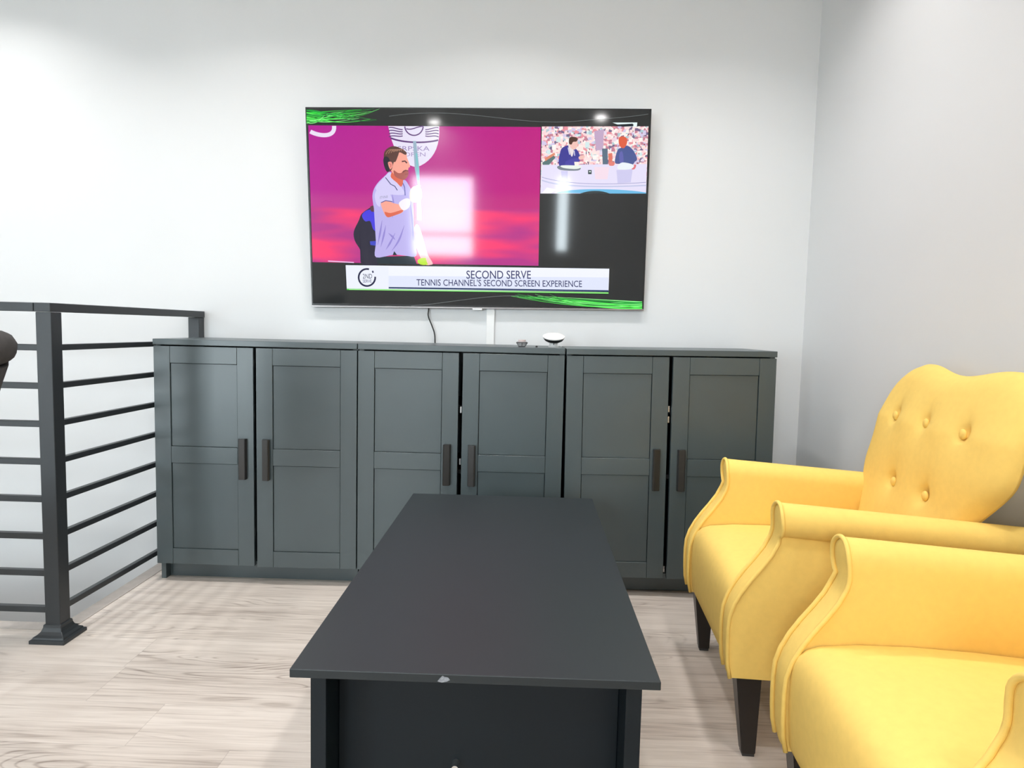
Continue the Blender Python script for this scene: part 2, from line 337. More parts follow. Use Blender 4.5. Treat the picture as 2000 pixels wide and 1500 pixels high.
# photo-frame coordinates of the broadcast picture -> metres on the screen (projective map of its four corners)
def homography(src, dst):
    A = []; 
    for (x, y), (u, v) in zip(src, dst):
        A.append([x, y, 1, 0, 0, 0, -u*x, -u*y, u]); A.append([0, 0, 0, x, y, 1, -v*x, -v*y, v])
    n = 8
    for i in range(n):
        p = max(range(i, n), key=lambda r: abs(A[r][i])); A[i], A[p] = A[p], A[i]
        for r in range(n):
            if r != i:
                f = A[r][i]/A[i][i]; A[r] = [a-f*b for a, b in zip(A[r], A[i])]
    h = [A[i][8]/A[i][i] for i in range(n)]+[1]
    return lambda x, y: ((h[0]*x+h[1]*y+h[2])/(h[6]*x+h[7]*y+1), (h[3]*x+h[4]*y+h[5])/(h[6]*x+h[7]*y+1))
S = homography([(597, 210), (1275, 211), (1255, 606), (608, 596)], [(-TVW/2, TVH/2), (TVW/2, TVH/2), (TVW/2, -TVH/2), (-TVW/2, -TVH/2)])
pic = bmesh.new(); pmats = []; layer = [0]
def mi_of(m):
    if m not in pmats: pmats.append(m)
    return pmats.index(m)
def poly(pts, m, step=True):
    if step: layer[0] += 1
    y = -.0013-.00001*layer[0]
    if isinstance(m, (tuple, list)): m = emis(m)
    vs = [pic.verts.new((S(*p)[0], y, S(*p)[1])) for p in pts]
    f = pic.faces.new(vs); f.material_index = mi_of(m)
    r = bmesh.ops.triangulate(pic, faces=[f], ngon_method='EAR_CLIP')
    for q in r['faces']: q.material_index = mi_of(m)
def smooth_pts(pts, n=4):
    out = []; N_ = len(pts)
    for i in range(N_):
        p0, p1, p2, p3 = pts[i-1], pts[i], pts[(i+1) % N_], pts[(i+2) % N_]
        for k in range(n):
            t = k/n; out.append(tuple(.5*((2*p1[a])+(-p0[a]+p2[a])*t+(2*p0[a]-5*p1[a]+4*p2[a]-p3[a])*t*t+(-p0[a]+3*p1[a]-3*p2[a]+p3[a])*t**3) for a in (0, 1)))
    return out
def stroke(pts, wd, m, closed=False, step=True):
    if step: layer[0] += 1
    L_, R_ = [], []; n = len(pts)
    for i, p in enumerate(pts):
        a = pts[(i-1) % n] if (closed or i > 0) else p; b_ = pts[(i+1) % n] if (closed or i < n-1) else p
        dx, dy = b_[0]-a[0], b_[1]-a[1]; l = math.hypot(dx, dy) or 1; ww = wd(i/(n-1)) if callable(wd) else wd
        L_.append((p[0]-dy/l*ww/2, p[1]+dx/l*ww/2)); R_.append((p[0]+dy/l*ww/2, p[1]-dx/l*ww/2))
    rng = range(n if closed else n-1)
    for i in rng:
        j = (i+1) % n; poly([L_[i], L_[j], R_[j], R_[i]], m, False)
def bez(p0, p1, p2, p3, n=16):
    return [tuple((1-t)**3*p0[a]+3*(1-t)**2*t*p1[a]+3*(1-t)*t*t*p2[a]+t**3*p3[a] for a in (0, 1)) for t in [k/n for k in range(n+1)]]
def ell(cx, cy, rx, ry, n=28, a0=0, a1=360):
    return [(cx+rx*math.cos(math.radians(a0+(a1-a0)*k/n)), cy+ry*math.sin(math.radians(a0+(a1-a0)*k/n))) for k in range(n if a1-a0 == 360 else n+1)]
def text(s, x0, x1, yt, yb, m, slope=0.0, bold=0.0):
    layer[0] += 1
    cu = bpy.data.curves.new('txt', 'FONT'); cu.body = s; cu.resolution_u = 3; cu.offset = bold
    to = bpy.data.objects.new('txt', cu); C.objects.link(to); bpy.context.view_layer.update()
    me = bpy.data.meshes.new_from_object(to.evaluated_get(bpy.context.evaluated_depsgraph_get()))
    X0 = min(v.co.x for v in me.vertices); X1 = max(v.co.x for v in me.vertices); Y0 = min(v.co.y for v in me.vertices if True); Y1 = max(v.co.y for v in me.vertices)
    y = -.0013-.00001*layer[0]; vv = []
    for v in me.vertices:
        fx = (v.co.x-X0)/(X1-X0); fy = (v.co.y-Y0)/(Y1-Y0)
        px = x0+fx*(x1-x0); py = yb+(yt-yb)*fy+slope*(px-x0); a, b_ = S(px, py); vv.append(pic.verts.new((a, y, b_)))
    mi = mi_of(emis(m) if isinstance(m, tuple) else m)
    for p in me.polygons:
        try: f = pic.faces.new([vv[i] for i in p.vertices]); f.material_index = mi
        except ValueError: pass
    bpy.data.objects.remove(to); bpy.data.curves.remove(cu); bpy.data.meshes.remove(me)
def court(N, L):
    tc = N.new('ShaderNodeTexCoord'); sp = N.new('ShaderNodeSeparateXYZ'); L.new(tc.outputs['Object'], sp.inputs[0])
    mp = N.new('ShaderNodeMapping'); mp.inputs['Scale'].default_value = (2.2, 1, 11); mp.inputs['Rotation'].default_value = (0, .12, 0); L.new(tc.outputs['Object'], mp.inputs[0])
    nz = N.new('ShaderNodeTexNoise'); nz.inputs['Scale'].default_value = 1; nz.inputs['Detail'].default_value = 1.5; L.new(mp.outputs[0], nz.inputs[0])
    rp = N.new('ShaderNodeValToRGB'); e = rp.color_ramp.elements; e[0].position = .40; e[0].color = (*lin((185, 52, 140)), 1); e[1].position = .60; e[1].color = (*lin((255, 62, 118)), 1); L.new(nz.outputs[0], rp.inputs[0])
    zr = N.new('ShaderNodeMapRange'); zr.inputs[1].default_value = -.24; zr.inputs[2].default_value = .33; L.new(sp.outputs[2], zr.inputs[0])
    r2 = N.new('ShaderNodeValToRGB'); c = r2.color_ramp; c.elements[0].position = .0; c.elements[0].color = (*lin((214, 62, 142)), 1); c.elements[1].position = 1; c.elements[1].color = (*lin((182, 20, 150)), 1)
    q = c.elements.new(.50); q.color = (*lin((192, 48, 148)), 1); q = c.elements.new(.56); q.color = (*lin((186, 16, 148)), 1); L.new(zr.outputs[0], r2.inputs[0])
    k = N.new('ShaderNodeMapRange'); k.inputs[1].default_value = -.005; k.inputs[2].default_value = .012; L.new(sp.outputs[2], k.inputs[0])
    xr = N.new('ShaderNodeMapRange'); xr.inputs[1].default_value = -.7; xr.inputs[2].default_value = .28; xr.inputs[4].default_value = .45; L.new(sp.outputs[0], xr.inputs[0])
    m3 = N.new('ShaderNodeMix'); m3.data_type = 'RGBA'; L.new(xr.outputs[0], m3.inputs[0]); L.new(r2.outputs[0], m3.inputs[6]); m3.inputs[7].default_value = (*lin((205, 20, 95)), 1)
    mx = N.new('ShaderNodeMix'); mx.data_type = 'RGBA'; L.new(k.outputs[0], mx.inputs[0]); L.new(rp.outputs[0], mx.inputs[6]); L.new(m3.outputs[2], mx.inputs[7])
    return mx.outputs[2]
poly([(603, 246), (1056, 248), (1049, 519), (610, 511)], emis_proc('broadcast_court', court))
# letter fragment at the picture's top-left corner
stroke(bez((607, 258), (625, 268), (656, 270), (653, 247), 14), 8, (235, 225, 245))
# crest
CR = (232, 226, 246); CD = (92, 48, 120)
poly([(758, 247), (857, 247)]+bez((857, 247), (860, 290), (842, 318), (812, 327), 10)+bez((812, 327), (785, 322), (768, 300), (758, 247), 10)[1:-1], CR)
stroke(bez((762, 270), (785, 280), (830, 281), (855, 274)), 3.2, CD)
stroke(ell(808, 246, 18, 19, 16, 5, 175), 2.4, CD); stroke(bez((793, 252), (803, 256), (812, 248), (826, 247), 8), 2, CD)
for k in range(4):
    stroke(bez((759, 250+6*k), (768, 248+5*k), (778, 254+5*k), (786, 254+4*k), 8), 2, CD); stroke(bez((856, 250+6*k), (848, 248+5*k), (838, 254+5*k), (830, 254+4*k), 8), 2, CD)
text('SRPSKA', 776, 838, 286, 295, (150, 130, 185)); text('OPEN', 788, 830, 298, 306, (165, 145, 195))
# ball boy behind
poly(smooth_pts([(718, 408), (730, 404), (738, 430), (738, 515), (705, 515), (703, 490), (692, 470), (690, 452), (700, 430), (705, 418)]), (42, 40, 60))
poly(smooth_pts([(706, 420), (718, 410), (733, 414), (738, 450), (728, 448), (722, 432), (712, 432)]), (72, 62, 225)); poly(smooth_pts([(722, 404), (731, 402), (733, 412), (724, 413)]), (95, 60, 70))
poly([(721, 471), (737, 470), (737, 480), (722, 478)], (60, 70, 200))
# player
SK, SKD, SH, SHD, SHL = (250, 168, 150), (225, 105, 78), (190, 180, 238), (150, 138, 215), (215, 208, 248)
poly([(734, 501), (806, 499), (812, 516), (735, 514)], (32, 48, 58))                                        # shorts
poly(smooth_pts([(808, 442), (816, 440), (826, 470), (833, 496), (842, 514), (826, 515), (812, 486), (805, 470)]), (250, 186, 190))  # far arm
poly(smooth_pts(ell(826, 510, 13, 7, 10)), (190, 232, 40)); poly(smooth_pts([(829, 498), (836, 504), (843, 515), (833, 515)]), (250, 196, 196))
poly(smooth_pts([(752, 343), (762, 336), (780, 352), (790, 352), (797, 362), (803, 376), (806, 400), (807, 440), (808, 470), (811, 499), (790, 499), (767, 497), (733, 502), (732, 480), (736, 455), (734, 430), (728, 400), (727, 378), (735, 360)], 4), SH)
poly(smooth_pts([(752, 344), (761, 338), (772, 352), (783, 366), (788, 380), (760, 380), (741, 376), (733, 366)]), SHL)
for a, b_, c in (((745, 430), (741, 455), (736, 478)), ((752, 440), (748, 460), (742, 482)), ((770, 455), (760, 475), (752, 487)), ((788, 440), (778, 470), (763, 490)), ((800, 400), (804, 430), (805, 470)), ((765, 380), (768, 400), (765, 425)), ((757, 455), (765, 462), (770, 468))):
    stroke(bez(a, b_, b_, c, 8), lambda t: .6+3*math.sin(math.pi*t), SHD)
poly([(765, 498), (768, 490), (774, 498)], (32, 48, 58))
stroke([(752, 347), (762, 360), (770, 364), (775, 372)], 1.6, (60, 66, 120)); stroke([(783, 352), (789, 366), (790, 382)], 1.8, (90, 90, 170))
poly(smooth_pts([(770, 331), (784, 340), (786, 356), (782, 365), (774, 357), (762, 345)]), SKD)              # neck
poly(smooth_pts([(757, 300), (770, 288), (786, 292), (793, 300), (794, 308), (800, 325), (796, 329), (795, 341), (790, 349), (780, 349), (771, 343), (763, 334), (758, 322)]), SK)  # face
poly(smooth_pts([(768, 333), (776, 338), (783, 338), (788, 333), (796, 334), (796, 343), (789, 351), (780, 350), (770, 344)]), (175, 92, 84))   # beard
stroke([(785, 337), (791, 333), (796, 334)], 2, (110, 52, 52)); stroke([(784, 316), (790, 315), (794, 319)], 2.6, (90, 45, 50)); stroke([(790, 341), (796, 340)], 1.4, (150, 60, 70))
poly(smooth_pts([(749, 312), (750, 298), (757, 290), (768, 286), (782, 290), (793, 298), (791, 303), (780, 298), (777, 304), (772, 316), (768, 318), (764, 332), (757, 336), (751, 326)]), (92, 58, 52))   # hair
poly(smooth_pts([(748, 312), (753, 306), (760, 312), (760, 332), (755, 336), (750, 326)]), (32, 30, 44))
for k in range(6): stroke(bez((753+k*5, 302-k*1.5), (757+k*5, 292), (764+k*5, 290), (768+k*4, 296), 6), 1.4, (165, 122, 100))
poly(smooth_pts([(757, 318), (764, 317), (766, 325), (761, 331)]), (240, 150, 138)); stroke([(759, 320), (763, 322), (762, 327)], 1, (190, 90, 84))
poly(smooth_pts([(742, 393), (752, 391), (768, 397), (780, 400), (788, 405), (784, 415), (768, 421), (755, 424), (747, 412)]), SK)    # forearm
poly(smooth_pts([(750, 414), (762, 416), (784, 410), (783, 415), (766, 422), (755, 424)]), SKD)
poly(smooth_pts([(739, 368), (752, 370), (762, 382), (765, 394), (752, 392), (743, 396), (741, 404), (734, 398), (731, 380)]), SHL); stroke([(743, 396), (752, 392), (765, 394)], 1.6, (80, 80, 150))
text('ITVNII', 741, 756, 384, 389, (140, 140, 175), -.15)
# racket, wrist band, hand
poly(smooth_pts([(778, 396), (790, 388), (799, 390), (798, 404), (788, 411), (781, 406)]), (246, 240, 250))
poly([(806, 276), (812, 276), (818, 330), (819, 362), (815, 362), (809, 330)], (150, 176, 196)); poly([(811, 300), (814, 300), (818, 352), (814, 352)], (120, 196, 200))
poly([(812, 362), (820, 362), (822, 430), (813, 430)], (240, 246, 246))
poly(smooth_pts([(800, 372), (808, 364), (820, 367), (823, 380), (820, 392), (808, 396), (799, 390)]), (248, 216, 206))
for k in range(4): stroke([(805, 370+6*k), (820, 371+6*k)], 1.2, (228, 176, 168))
stroke([(640, 509), (690, 512)], 2, (240, 200, 240))
# inset picture: studio in front of a sunny city
def city(N, L):
    tc = N.new('ShaderNodeTexCoord'); mp = N.new('ShaderNodeMapping'); mp.inputs['Scale'].default_value = (85, 1, 110); L.new(tc.outputs['Object'], mp.inputs[0])
    v = N.new('ShaderNodeTexVoronoi'); v.distance = 'CHEBYCHEV'; v.inputs['Scale'].default_value = 1; L.new(mp.outputs[0], v.inputs['Vector']); s = N.new('ShaderNodeSeparateColor'); L.new(v.outputs['Color'], s.inputs[0])
    rp = N.new('ShaderNodeValToRGB'); c = rp.color_ramp; c.interpolation = 'CONSTANT'; c.elements[0].position = 0; c.elements[0].color = (*lin((120, 105, 140)), 1)
    cols = [(.08, (200, 130, 150)), (.18, (235, 150, 160)), (.32, (255, 226, 226)), (.55, (252, 214, 218)), (.68, (255, 246, 240)), (.84, (215, 205, 235)), (.93, (176, 206, 214))]
    c.elements[1].position = .08; c.elements[1].color = (*lin(cols[0][1]), 1)
    for p_, cc in cols[1:]: c.elements.new(p_).color = (*lin(cc), 1)
    L.new(s.outputs[0], rp.inputs[0]); return rp.outputs[0]
poly([(1058, 247), (1268, 246), (1262, 378), (1054, 378)], emis_proc('broadcast_city', city))
for k in range(46):
    rx, ry = random.uniform(1062, 1255), random.uniform(252, 322); ww, hh = random.uniform(3, 12), random.uniform(3, 10)
    poly([(rx, ry), (rx+ww, ry-1), (rx+ww, ry+hh), (rx, ry+hh)], random.choice([(255, 232, 226), (250, 205, 205), (232, 218, 240), (255, 248, 244), (214, 236, 236)]), k == 0)
for k in range(40):
    rx, ry = random.uniform(1060, 1260), random.uniform(250, 325); poly([(rx, ry), (rx+1.6, ry), (rx+1.6, ry+3), (rx, ry+3)], random.choice([(110, 80, 100), (150, 60, 80), (70, 80, 100)]), k == 0)
poly([(1161, 256), (1180, 252), (1178, 292), (1164, 294)], (196, 168, 200)); poly([(1176, 290), (1187, 290), (1187, 322), (1177, 322)], (90, 110, 130)); poly([(1188, 300), (1196, 298), (1196, 318), (1189, 320)], (228, 120, 100))
poly([(1058, 318), (1080, 302), (1084, 308), (1062, 332)], (90, 120, 120)); poly([(1063, 309), (1082, 298), (1084, 302), (1064, 315)], (225, 140, 110))
poly([(1057, 322), (1264, 320), (1262, 378), (1054, 378)], (232, 226, 250))                                  # desk
poly([(1095, 334), (1108, 334), (1108, 350), (1096, 350)], (206, 202, 240)); poly([(1204, 332), (1236, 330), (1232, 356), (1206, 358)], (208, 204, 240)); poly([(1160, 326), (1190, 326), (1186, 350), (1162, 350)], (246, 222, 236))
stroke(bez((1057, 352), (1090, 366), (1180, 366), (1262, 362)), 2.4, (196, 200, 232)); stroke(bez((1057, 346), (1100, 360), (1180, 362), (1262, 356)), 1, (150, 150, 200))
poly([(1085, 377)]+bez((1085, 377), (1110, 366), (1220, 368), (1262, 376), 12)+[(1262, 378), (1195, 378)], (110, 190, 232)); poly([(1056, 378), (1067, 366), (1086, 370), (1074, 378)], (250, 248, 252))
poly([(1132, 378)]+bez((1132, 378), (1150, 371), (1174, 371), (1190, 378), 8)[1:-1]+[(1190, 378)], (50, 62, 66))
for x, sk, hr, top, hd in ((1112, (244, 196, 186), (84, 56, 46), (58, 56, 150), 0), (1216, (226, 96, 66), (226, 96, 66), (76, 90, 150), 1)):   # two presenters
    if not hd:
        poly(smooth_pts([(1092, 325), (1094, 295), (1102, 286), (1112, 284), (1124, 290), (1131, 300), (1132, 312), (1122, 324)]), top)
        poly(smooth_pts([(1110, 280), (1118, 283), (1120, 296), (1116, 306), (1111, 292)]), (236, 224, 226)); stroke([(1109, 288), (1112, 302)], 1.6, (220, 220, 240)); stroke([(1121, 294), (1122, 304)], 1.6, (220, 220, 240))
        poly(smooth_pts([(1112, 274), (1126, 270), (1128, 284), (1122, 292), (1114, 288)]), sk); poly(smooth_pts([(1111, 280), (1112, 269), (1120, 267), (1128, 270), (1126, 276), (1119, 277), (1116, 282)]), hr)
        poly(smooth_pts([(1106, 314), (1128, 308), (1134, 312), (1120, 322), (1104, 322)]), (70, 66, 165)); poly(smooth_pts([(1130, 306), (1140, 303), (1141, 308), (1132, 312)]), sk)
        poly([(1121, 316), (1130, 316), (1129, 325), (1122, 325)], (252, 244, 232)); poly(smooth_pts([(1090, 324), (1130, 326), (1128, 333), (1094, 332)]), (120, 130, 140)); poly(smooth_pts([(1096, 323), (1134, 324), (1126, 330), (1100, 328)]), (236, 244, 236))
    else:
        poly(smooth_pts([(1201, 317), (1206, 294), (1214, 288), (1226, 284), (1238, 294), (1245, 310), (1240, 316), (1234, 322), (1212, 320)]), top)
        poly(smooth_pts([(1210, 268), (1218, 266), (1225, 270), (1225, 280), (1219, 289), (1212, 286), (1209, 278)]), sk)
        poly(smooth_pts([(1210, 300), (1216, 296), (1218, 316), (1211, 318)]), (98, 100, 175)); poly(smooth_pts([(1190, 317), (1200, 316), (1199, 323), (1190, 323)]), (230, 130, 120)); poly(smooth_pts([(1237, 322), (1243, 322), (1240, 330), (1234, 330)]), (226, 120, 130))
        poly(smooth_pts([(1206, 325), (1216, 317), (1238, 322), (1232, 330), (1210, 331)]), (238, 244, 250))
poly([(1148, 332), (1155, 332), (1155, 340), (1148, 340)], (38, 60, 62)); poly([(1150, 334), (1153.5, 334), (1153.5, 336.5), (1150, 336.5)], (220, 230, 230))
poly([(1197, 239), (1246, 238.5), (1245, 247), (1219, 247)], (232, 250, 250)); poly([(1200, 243), (1236, 241), (1238, 246), (1216, 247)], (20, 30, 40)); poly(ell(1235.5, 243.6, 3, 2.8, 10), (20, 30, 40))
# lower third
poly([(674, 517), (1188, 525), (1186, 570), (676, 563)], (238, 242, 254)); poly([(757, 521), (1187, 526), (1186, 567), (757, 559)], (226, 232, 252)); poly([(757, 520), (1187, 526), (1187, 542), (757, 538)], (243, 246, 255))
poly([(757, 559.5), (1186, 567), (1186, 570), (757, 562.5)], (24, 52, 98)); poly([(676, 562.5), (1186, 571), (1186, 574), (676, 565)], (70, 205, 60)); stroke([(680, 564), (1186, 572.3)], 1.2, (190, 250, 170))
text('SECOND SERVE', 908, 1034, 528, 544, (48, 52, 104), .004, .004); text("TENNIS CHANNEL'S SECOND SCREEN EXPERIENCE", 811, 1134, 544, 557, (44, 48, 100), .012, .004)
stroke(ell(715, 541, 16, 16.5, 34, -5, 285), 3.4, (32, 34, 70)); text('2ND', 707, 725, 534, 543, (40, 44, 84)); text('SERVE', 707, 724, 545, 551, (70, 74, 120)); stroke([(726, 528), (727, 532)], 3, (50, 54, 90))
# green light trails
G = [(40, 215, 60), (90, 240, 90), (30, 160, 60), (140, 250, 140), (60, 200, 70)]
random.seed(3)
for k in range(17):
    y0 = random.uniform(214, 242); y1 = random.uniform(212, 236); xe = random.uniform(665, 752)
    stroke(bez((600, y0), (640, y0+random.uniform(-5, 8)), (xe-60, y1+random.uniform(2, 14)), (xe, y1 if xe < 740 else 213.5), 16), lambda t, w0=random.uniform(.8, 2.6): w0*(1.05-t)+.25, random.choice(G), k % 3 == 0)
for k in range(13):
    y0 = random.uniform(590, 603); xe = random.uniform(985, 1085); ye = random.uniform(570, 582) if k % 3 else random.uniform(575, 580)
    stroke(bez((1252, y0), (1200, y0+3), (1120, 598+random.uniform(-4, 5)), (xe, max(ye, 573.5+.012*(xe-985))), 16), lambda t, w0=random.uniform(.8, 2.4): w0*(1.05-t)+.25, random.choice(G), k % 3 == 0)
for p_ in (((760, 228), (900, 206), (1000, 246), (1120, 237)), ((1120, 237), (1170, 232), (1220, 230), (1268, 222)), ((800, 596), (870, 592), (950, 574), (1010, 578))):
    stroke(bez(*p_, 20), 1.0, (105, 112, 112))
o = obj('broadcast_picture', pic, pmats, tv)
# ------------------------------------------------------------------ cable and raceway under the television
bm = bmesh.new()
def S3(pts, n=6):
    out = []
    for i in range(len(pts)-1):
        p0 = Vector(pts[max(i-1, 0)]); p1 = Vector(pts[i]); p2 = Vector(pts[i+1]); p3 = Vector(pts[min(i+2, len(pts)-1)])
        for k in range(n):
            t = k/n; out.append(.5*((2*p1)+(-p0+p2)*t+(2*p0-5*p1+4*p2-p3)*t*t+(-p0+3*p1-3*p2+p3)*t**3))
    out.append(Vector(pts[-1])); return out
tube(bm, S3([(.985, -.006, 1.16), (.985, -.007, 1.12), (.985, -.010, 1.09), (.984, -.014, 1.06), (1.0, -.014, 1.02), (1.012, -.014, .985), (1.015, -.013, .94), (1.014, -.012, .8), (1.01, -.012, .55)]), .0028)
tag(obj('power_cable', bm, M['cable'], smooth=True), 'thin black cable hanging from the television down behind the middle cabinet', 'cable')
bm = B(1.238, 1.273, -.014, -.0005, .45, 1.20, .002)
tag(obj('cable_cover', bm, M['white']), 'white vertical cable cover strip on the wall below the television', 'cable cover')
# ------------------------------------------------------------------ small things on the cabinets
zc = CH
t = thing('desk_sensor', 'small white dish-shaped device on a short stand atop the middle cabinet', 'device', (1.522, -.30, zc))
bm = bmesh.new(); lathe(bm, [(.020, 0), (.020, .004), (.017, .006), (.0165, .018), (.012, .022)], 24); obj('stand', bm, M['white'], t, autos=40)
bm = bmesh.new(); lathe(bm, [(.008, .022), (.026, .024), (.036, .030), (.0425, .040), (.0415, .0405), (.034, .0315), (.020, .0275)], 36); o = obj('rim', bm, M['black'], t, autos=40); o.rotation_euler.x = .30; o.location = (0, -.001, .001)
bm = bmesh.new(); lathe(bm, [(.020, .0285), (.035, .033), (.0435, .042), (.0435, .045), (.036, .049), (.018, .051)], 36); o = obj('dish', bm, M['white'], t, autos=40); o.rotation_euler.x = .30; o.location = (0, -.001, .001)
obj('slot', B(-.0015, .0015, -.0178, -.0165, .010, .019), M['black'], t)
t = thing('glass_dish', 'tiny clear faceted dish with a dark rim atop the middle cabinet', 'dish', (1.398, -.33, zc))
def clear():
    m, N, L, b = principled('clear_glass'); b.inputs['Base Color'].default_value = (.85, .85, .85, 1); b.inputs['Roughness'].default_value = .1; b.inputs['Transmission Weight'].default_value = .6; return m
bm = bmesh.new(); lathe(bm, [(.010, .001), (.013, .002), (.021, .014), (.021, .018), (.018, .020)], 8); obj('bowl', bm, clear(), t)
bm = bmesh.new()
for rr, zz in ((.0215, .0165), (.0125, .0015)):
    tube(bm, [(rr*math.cos(k*math.tau/16), rr*math.sin(k*math.tau/16), zz) for k in range(17)], .0015, 6)
for k in (0, 2, 4, 6): a = k*math.tau/8; tube(bm, [(.0125*math.cos(a), .0125*math.sin(a), .002), (.0215*math.cos(a), .0215*math.sin(a), .0155)], .0011, 6)
obj('rim', bm, M['black'], t)
bm = bmesh.new(); lathe(bm, [(.014, .020), (.015, .022), (.015, .027), (.012, .028)], 16); obj('lid', bm, mat('pinkish_lid', (.62, .52, .50), .3), t)
bm = bmesh.new(); lathe(bm, [(.0035, 0), (.0045, .002), (.004, .005), (.002, .006)], 12)
o = obj('push_pin', bm, M['black'], smooth=True); o.location = (1.455, -.345, zc); tag(o, 'tiny black bead lying between the dish and the white device', 'bead')
# ------------------------------------------------------------------ railing
rl = thing('stair_railing', 'black metal stair railing with horizontal bars at the left', 'railing', (-.05, -.92, 0))
PX, PY, EX, EY = -.05, -.92, -.031, -.030
def rpart(name, bm, m=M['rail'], **k):
    bmesh.ops.translate(bm, verts=bm.verts, vec=(-PX, -PY, 0)); return obj(name, bm, m, rl, **k)
rpart('post', B(PX-.024, PX+.024, PY-.024, PY+.024, .03, 1.03, .002))
rpart('post', B(EX-.026, EX+.022, EY-.020, EY+.0265, 0.001, 1.03, .002))
rpart('post', B(-2.0-.024, -2.0+.024, PY-.024, PY+.024, .03, 1.03, .002))
def shoe(cx, cy):
    bm = bmesh.new(); prof = [(.056, 0.0), (.056, .010), (.053, .012), (.050, .013), (.048, .018), (.040, .023), (.033, .031), (.029, .042), (.028, .050), (.0255, .052)]
    rings = []
    for h, z in prof:
        rings.append([bm.verts.new((cx+a*h, cy+b_*h, z)) for a, b_ in ((-1, -1), (1, -1), (1, 1), (-1, 1))])
    for i in range(len(rings)-1):
        for k in range(4): bm.faces.new((rings[i][k], rings[i][(k+1) % 4], rings[i+1][(k+1) % 4], rings[i+1][k]))
    bm.faces.new(rings[0][::-1]); bm.faces.new(rings[-1])
    bmesh.ops.bevel(bm, geom=[e for e in bm.edges if abs(e.verts[0].co.z-e.verts[1].co.z) > .0005], offset=.0012, segments=1, affect='EDGES')
    return bm
rpart('base_shoe', shoe(PX, PY)); rpart('base_shoe', shoe(-2.0, PY))
def bar(p, q, hw, hh, name, bev=.0015):               # square bar between two points at one height
    p, q = Vector(p), Vector(q); d = (q-p).normalized(); n = Vector((-d.y, d.x, 0)); bm = bmesh.new()
    vs = [bm.verts.new(c+s*n*hw+Vector((0, 0, z))) for c in (p, q) for s in (-1, 1) for z in (-hh, hh)]
    for f in ((0, 1, 3, 2), (4, 6, 7, 5), (0, 4, 5, 1), (2, 3, 7, 6), (0, 2, 6, 4), (1, 5, 7, 3)): bm.faces.new([vs[i] for i in f])
    bmesh.ops.bevel(bm, geom=list(bm.edges), offset=bev, segments=1, affect='EDGES')
    rpart(name, bm)
bar((PX-.001, PY-.027, 1.0445), (EX-.001, -.003, 1.0445), .026, .0135, 'top_rail'); bar((PX-.0285, PY, 1.0445), (-2.1, PY, 1.0445), .026, .0135, 'top_rail')
for k in range(8):
    z = .921-.1185*k
    bar((PX+.0005, PY+.0245, z), (EX, EY-.0205, z), .0095, .0095, 'rail_bar')
    bar((PX-.0245, PY, z), (-1.9755, PY, z), .0095, .0095, 'rail_bar')
# ------------------------------------------------------------------ coffee table
tx0, tx1, ty0, ty1, tz = 1.049, 1.649, -1.927, -.740, .4538
ct = thing('coffee_table', 'long black rectangular coffee table with a chipped front edge', 'coffee table', ((tx0+tx1)/2, (ty0+ty1)/2, 0))
def tpart(name, bm, m=M['table'], parent=ct):
    bmesh.ops.translate(bm, verts=bm.verts, vec=(-(tx0+tx1)/2, -(ty0+ty1)/2, 0)); return obj(name, bm, m, parent)
top = tpart('tabletop', B(tx0, tx1, ty0, ty1, tz-.0145, tz, .0012, 2))
for xx in (1.077, 1.597): tpart('side_panel', B(xx, xx+.026, ty0+.020, ty1-.02, .001, tz-.0148, .001), M['table_body'])
for yy in (ty0+.095, ty1-.113): tpart('end_panel', B(1.1035, 1.5965, yy, yy+.018, .06, tz-.0150, .001), M['table_body'])
tpart('lower_shelf', B(1.1035, 1.5965, ty0+.115, ty1-.115, .08, .098))
bm = bmesh.new(); prism(bm, [(p[0]*.010+1.300, p[1]*.0045+tz-.0075) for p in ((-1, -.9), (-.3, -1.3), (.5, -.9), (1, -.3), (.7, .6), (.1, .8), (-.2, 1.2), (-.6, .3))], ty0-.0006, ty0+.001)
tpart('chipped_spot', bm, M['chip'])['label'] = 'pale chip in the black front edge'
bm = bmesh.new(); tube(bm, [(1.313, ty0+.075, .243), (1.313, ty0+.0955, .243)], .006, 12); tpart('knob', bm, M['steel'])
# ------------------------------------------------------------------ yellow armchairs
def sstep(a, b_, x):
    t = max(0, min(1, (x-a)/(b_-a))); return t*t*(3-2*t)
def Fz(z):                                             # set-back of the arm front at a height
    pts = [(.19, .012), (.22, .004), (.28, 0), (.35, .002), (.39, .016), (.43, .040), (.47, .070), (.51, .096), (.545, .108), (.60, .106), (.63, .108)]
    if z <= pts[0][0]: return pts[0][1]
    for i in range(len(pts)-1):
        if z <= pts[i+1][0]:
            p1, p2 = pts[i], pts[i+1]; p0 = pts[max(i-1, 0)]; p3 = pts[min(i+2, len(pts)-1)]; t = (z-p1[0])/(p2[0]-p1[0])
            m1 = (p2[1]-p0[1])/(p2[0]-p0[0])*(p2[0]-p1[0]); m2 = (p3[1]-p1[1])/(p3[0]-p1[0])*(p2[0]-p1[0])
            return (2*t**3-3*t*t+1)*p1[1]+(t**3-2*t*t+t)*m1+(-2*t**3+3*t*t)*p2[1]+(t**3-t*t)*m2
    return pts[-1][1]
RC, RR, RY = .580, .041, .2745                          # roll centre height, radius, lateral centre
def yin(z):
    return .2335 if z <= RC else RY-math.sqrt(max(0, RR**2-(z-RC)**2))
def yout(z):
    if z > RC-.034: return RY+math.sqrt(max(0, RR**2-(z-RC)**2))*1.02
    a = RY+math.sqrt(RR**2-.034**2)*1.02; return a+(.299-a)*sstep(RC-.036, RC-.16, z) if z < RC-.036 else a-.004
def drop(z, x): return .034*max(0, (x-.1)/.56)*sstep(.36, .56, z)
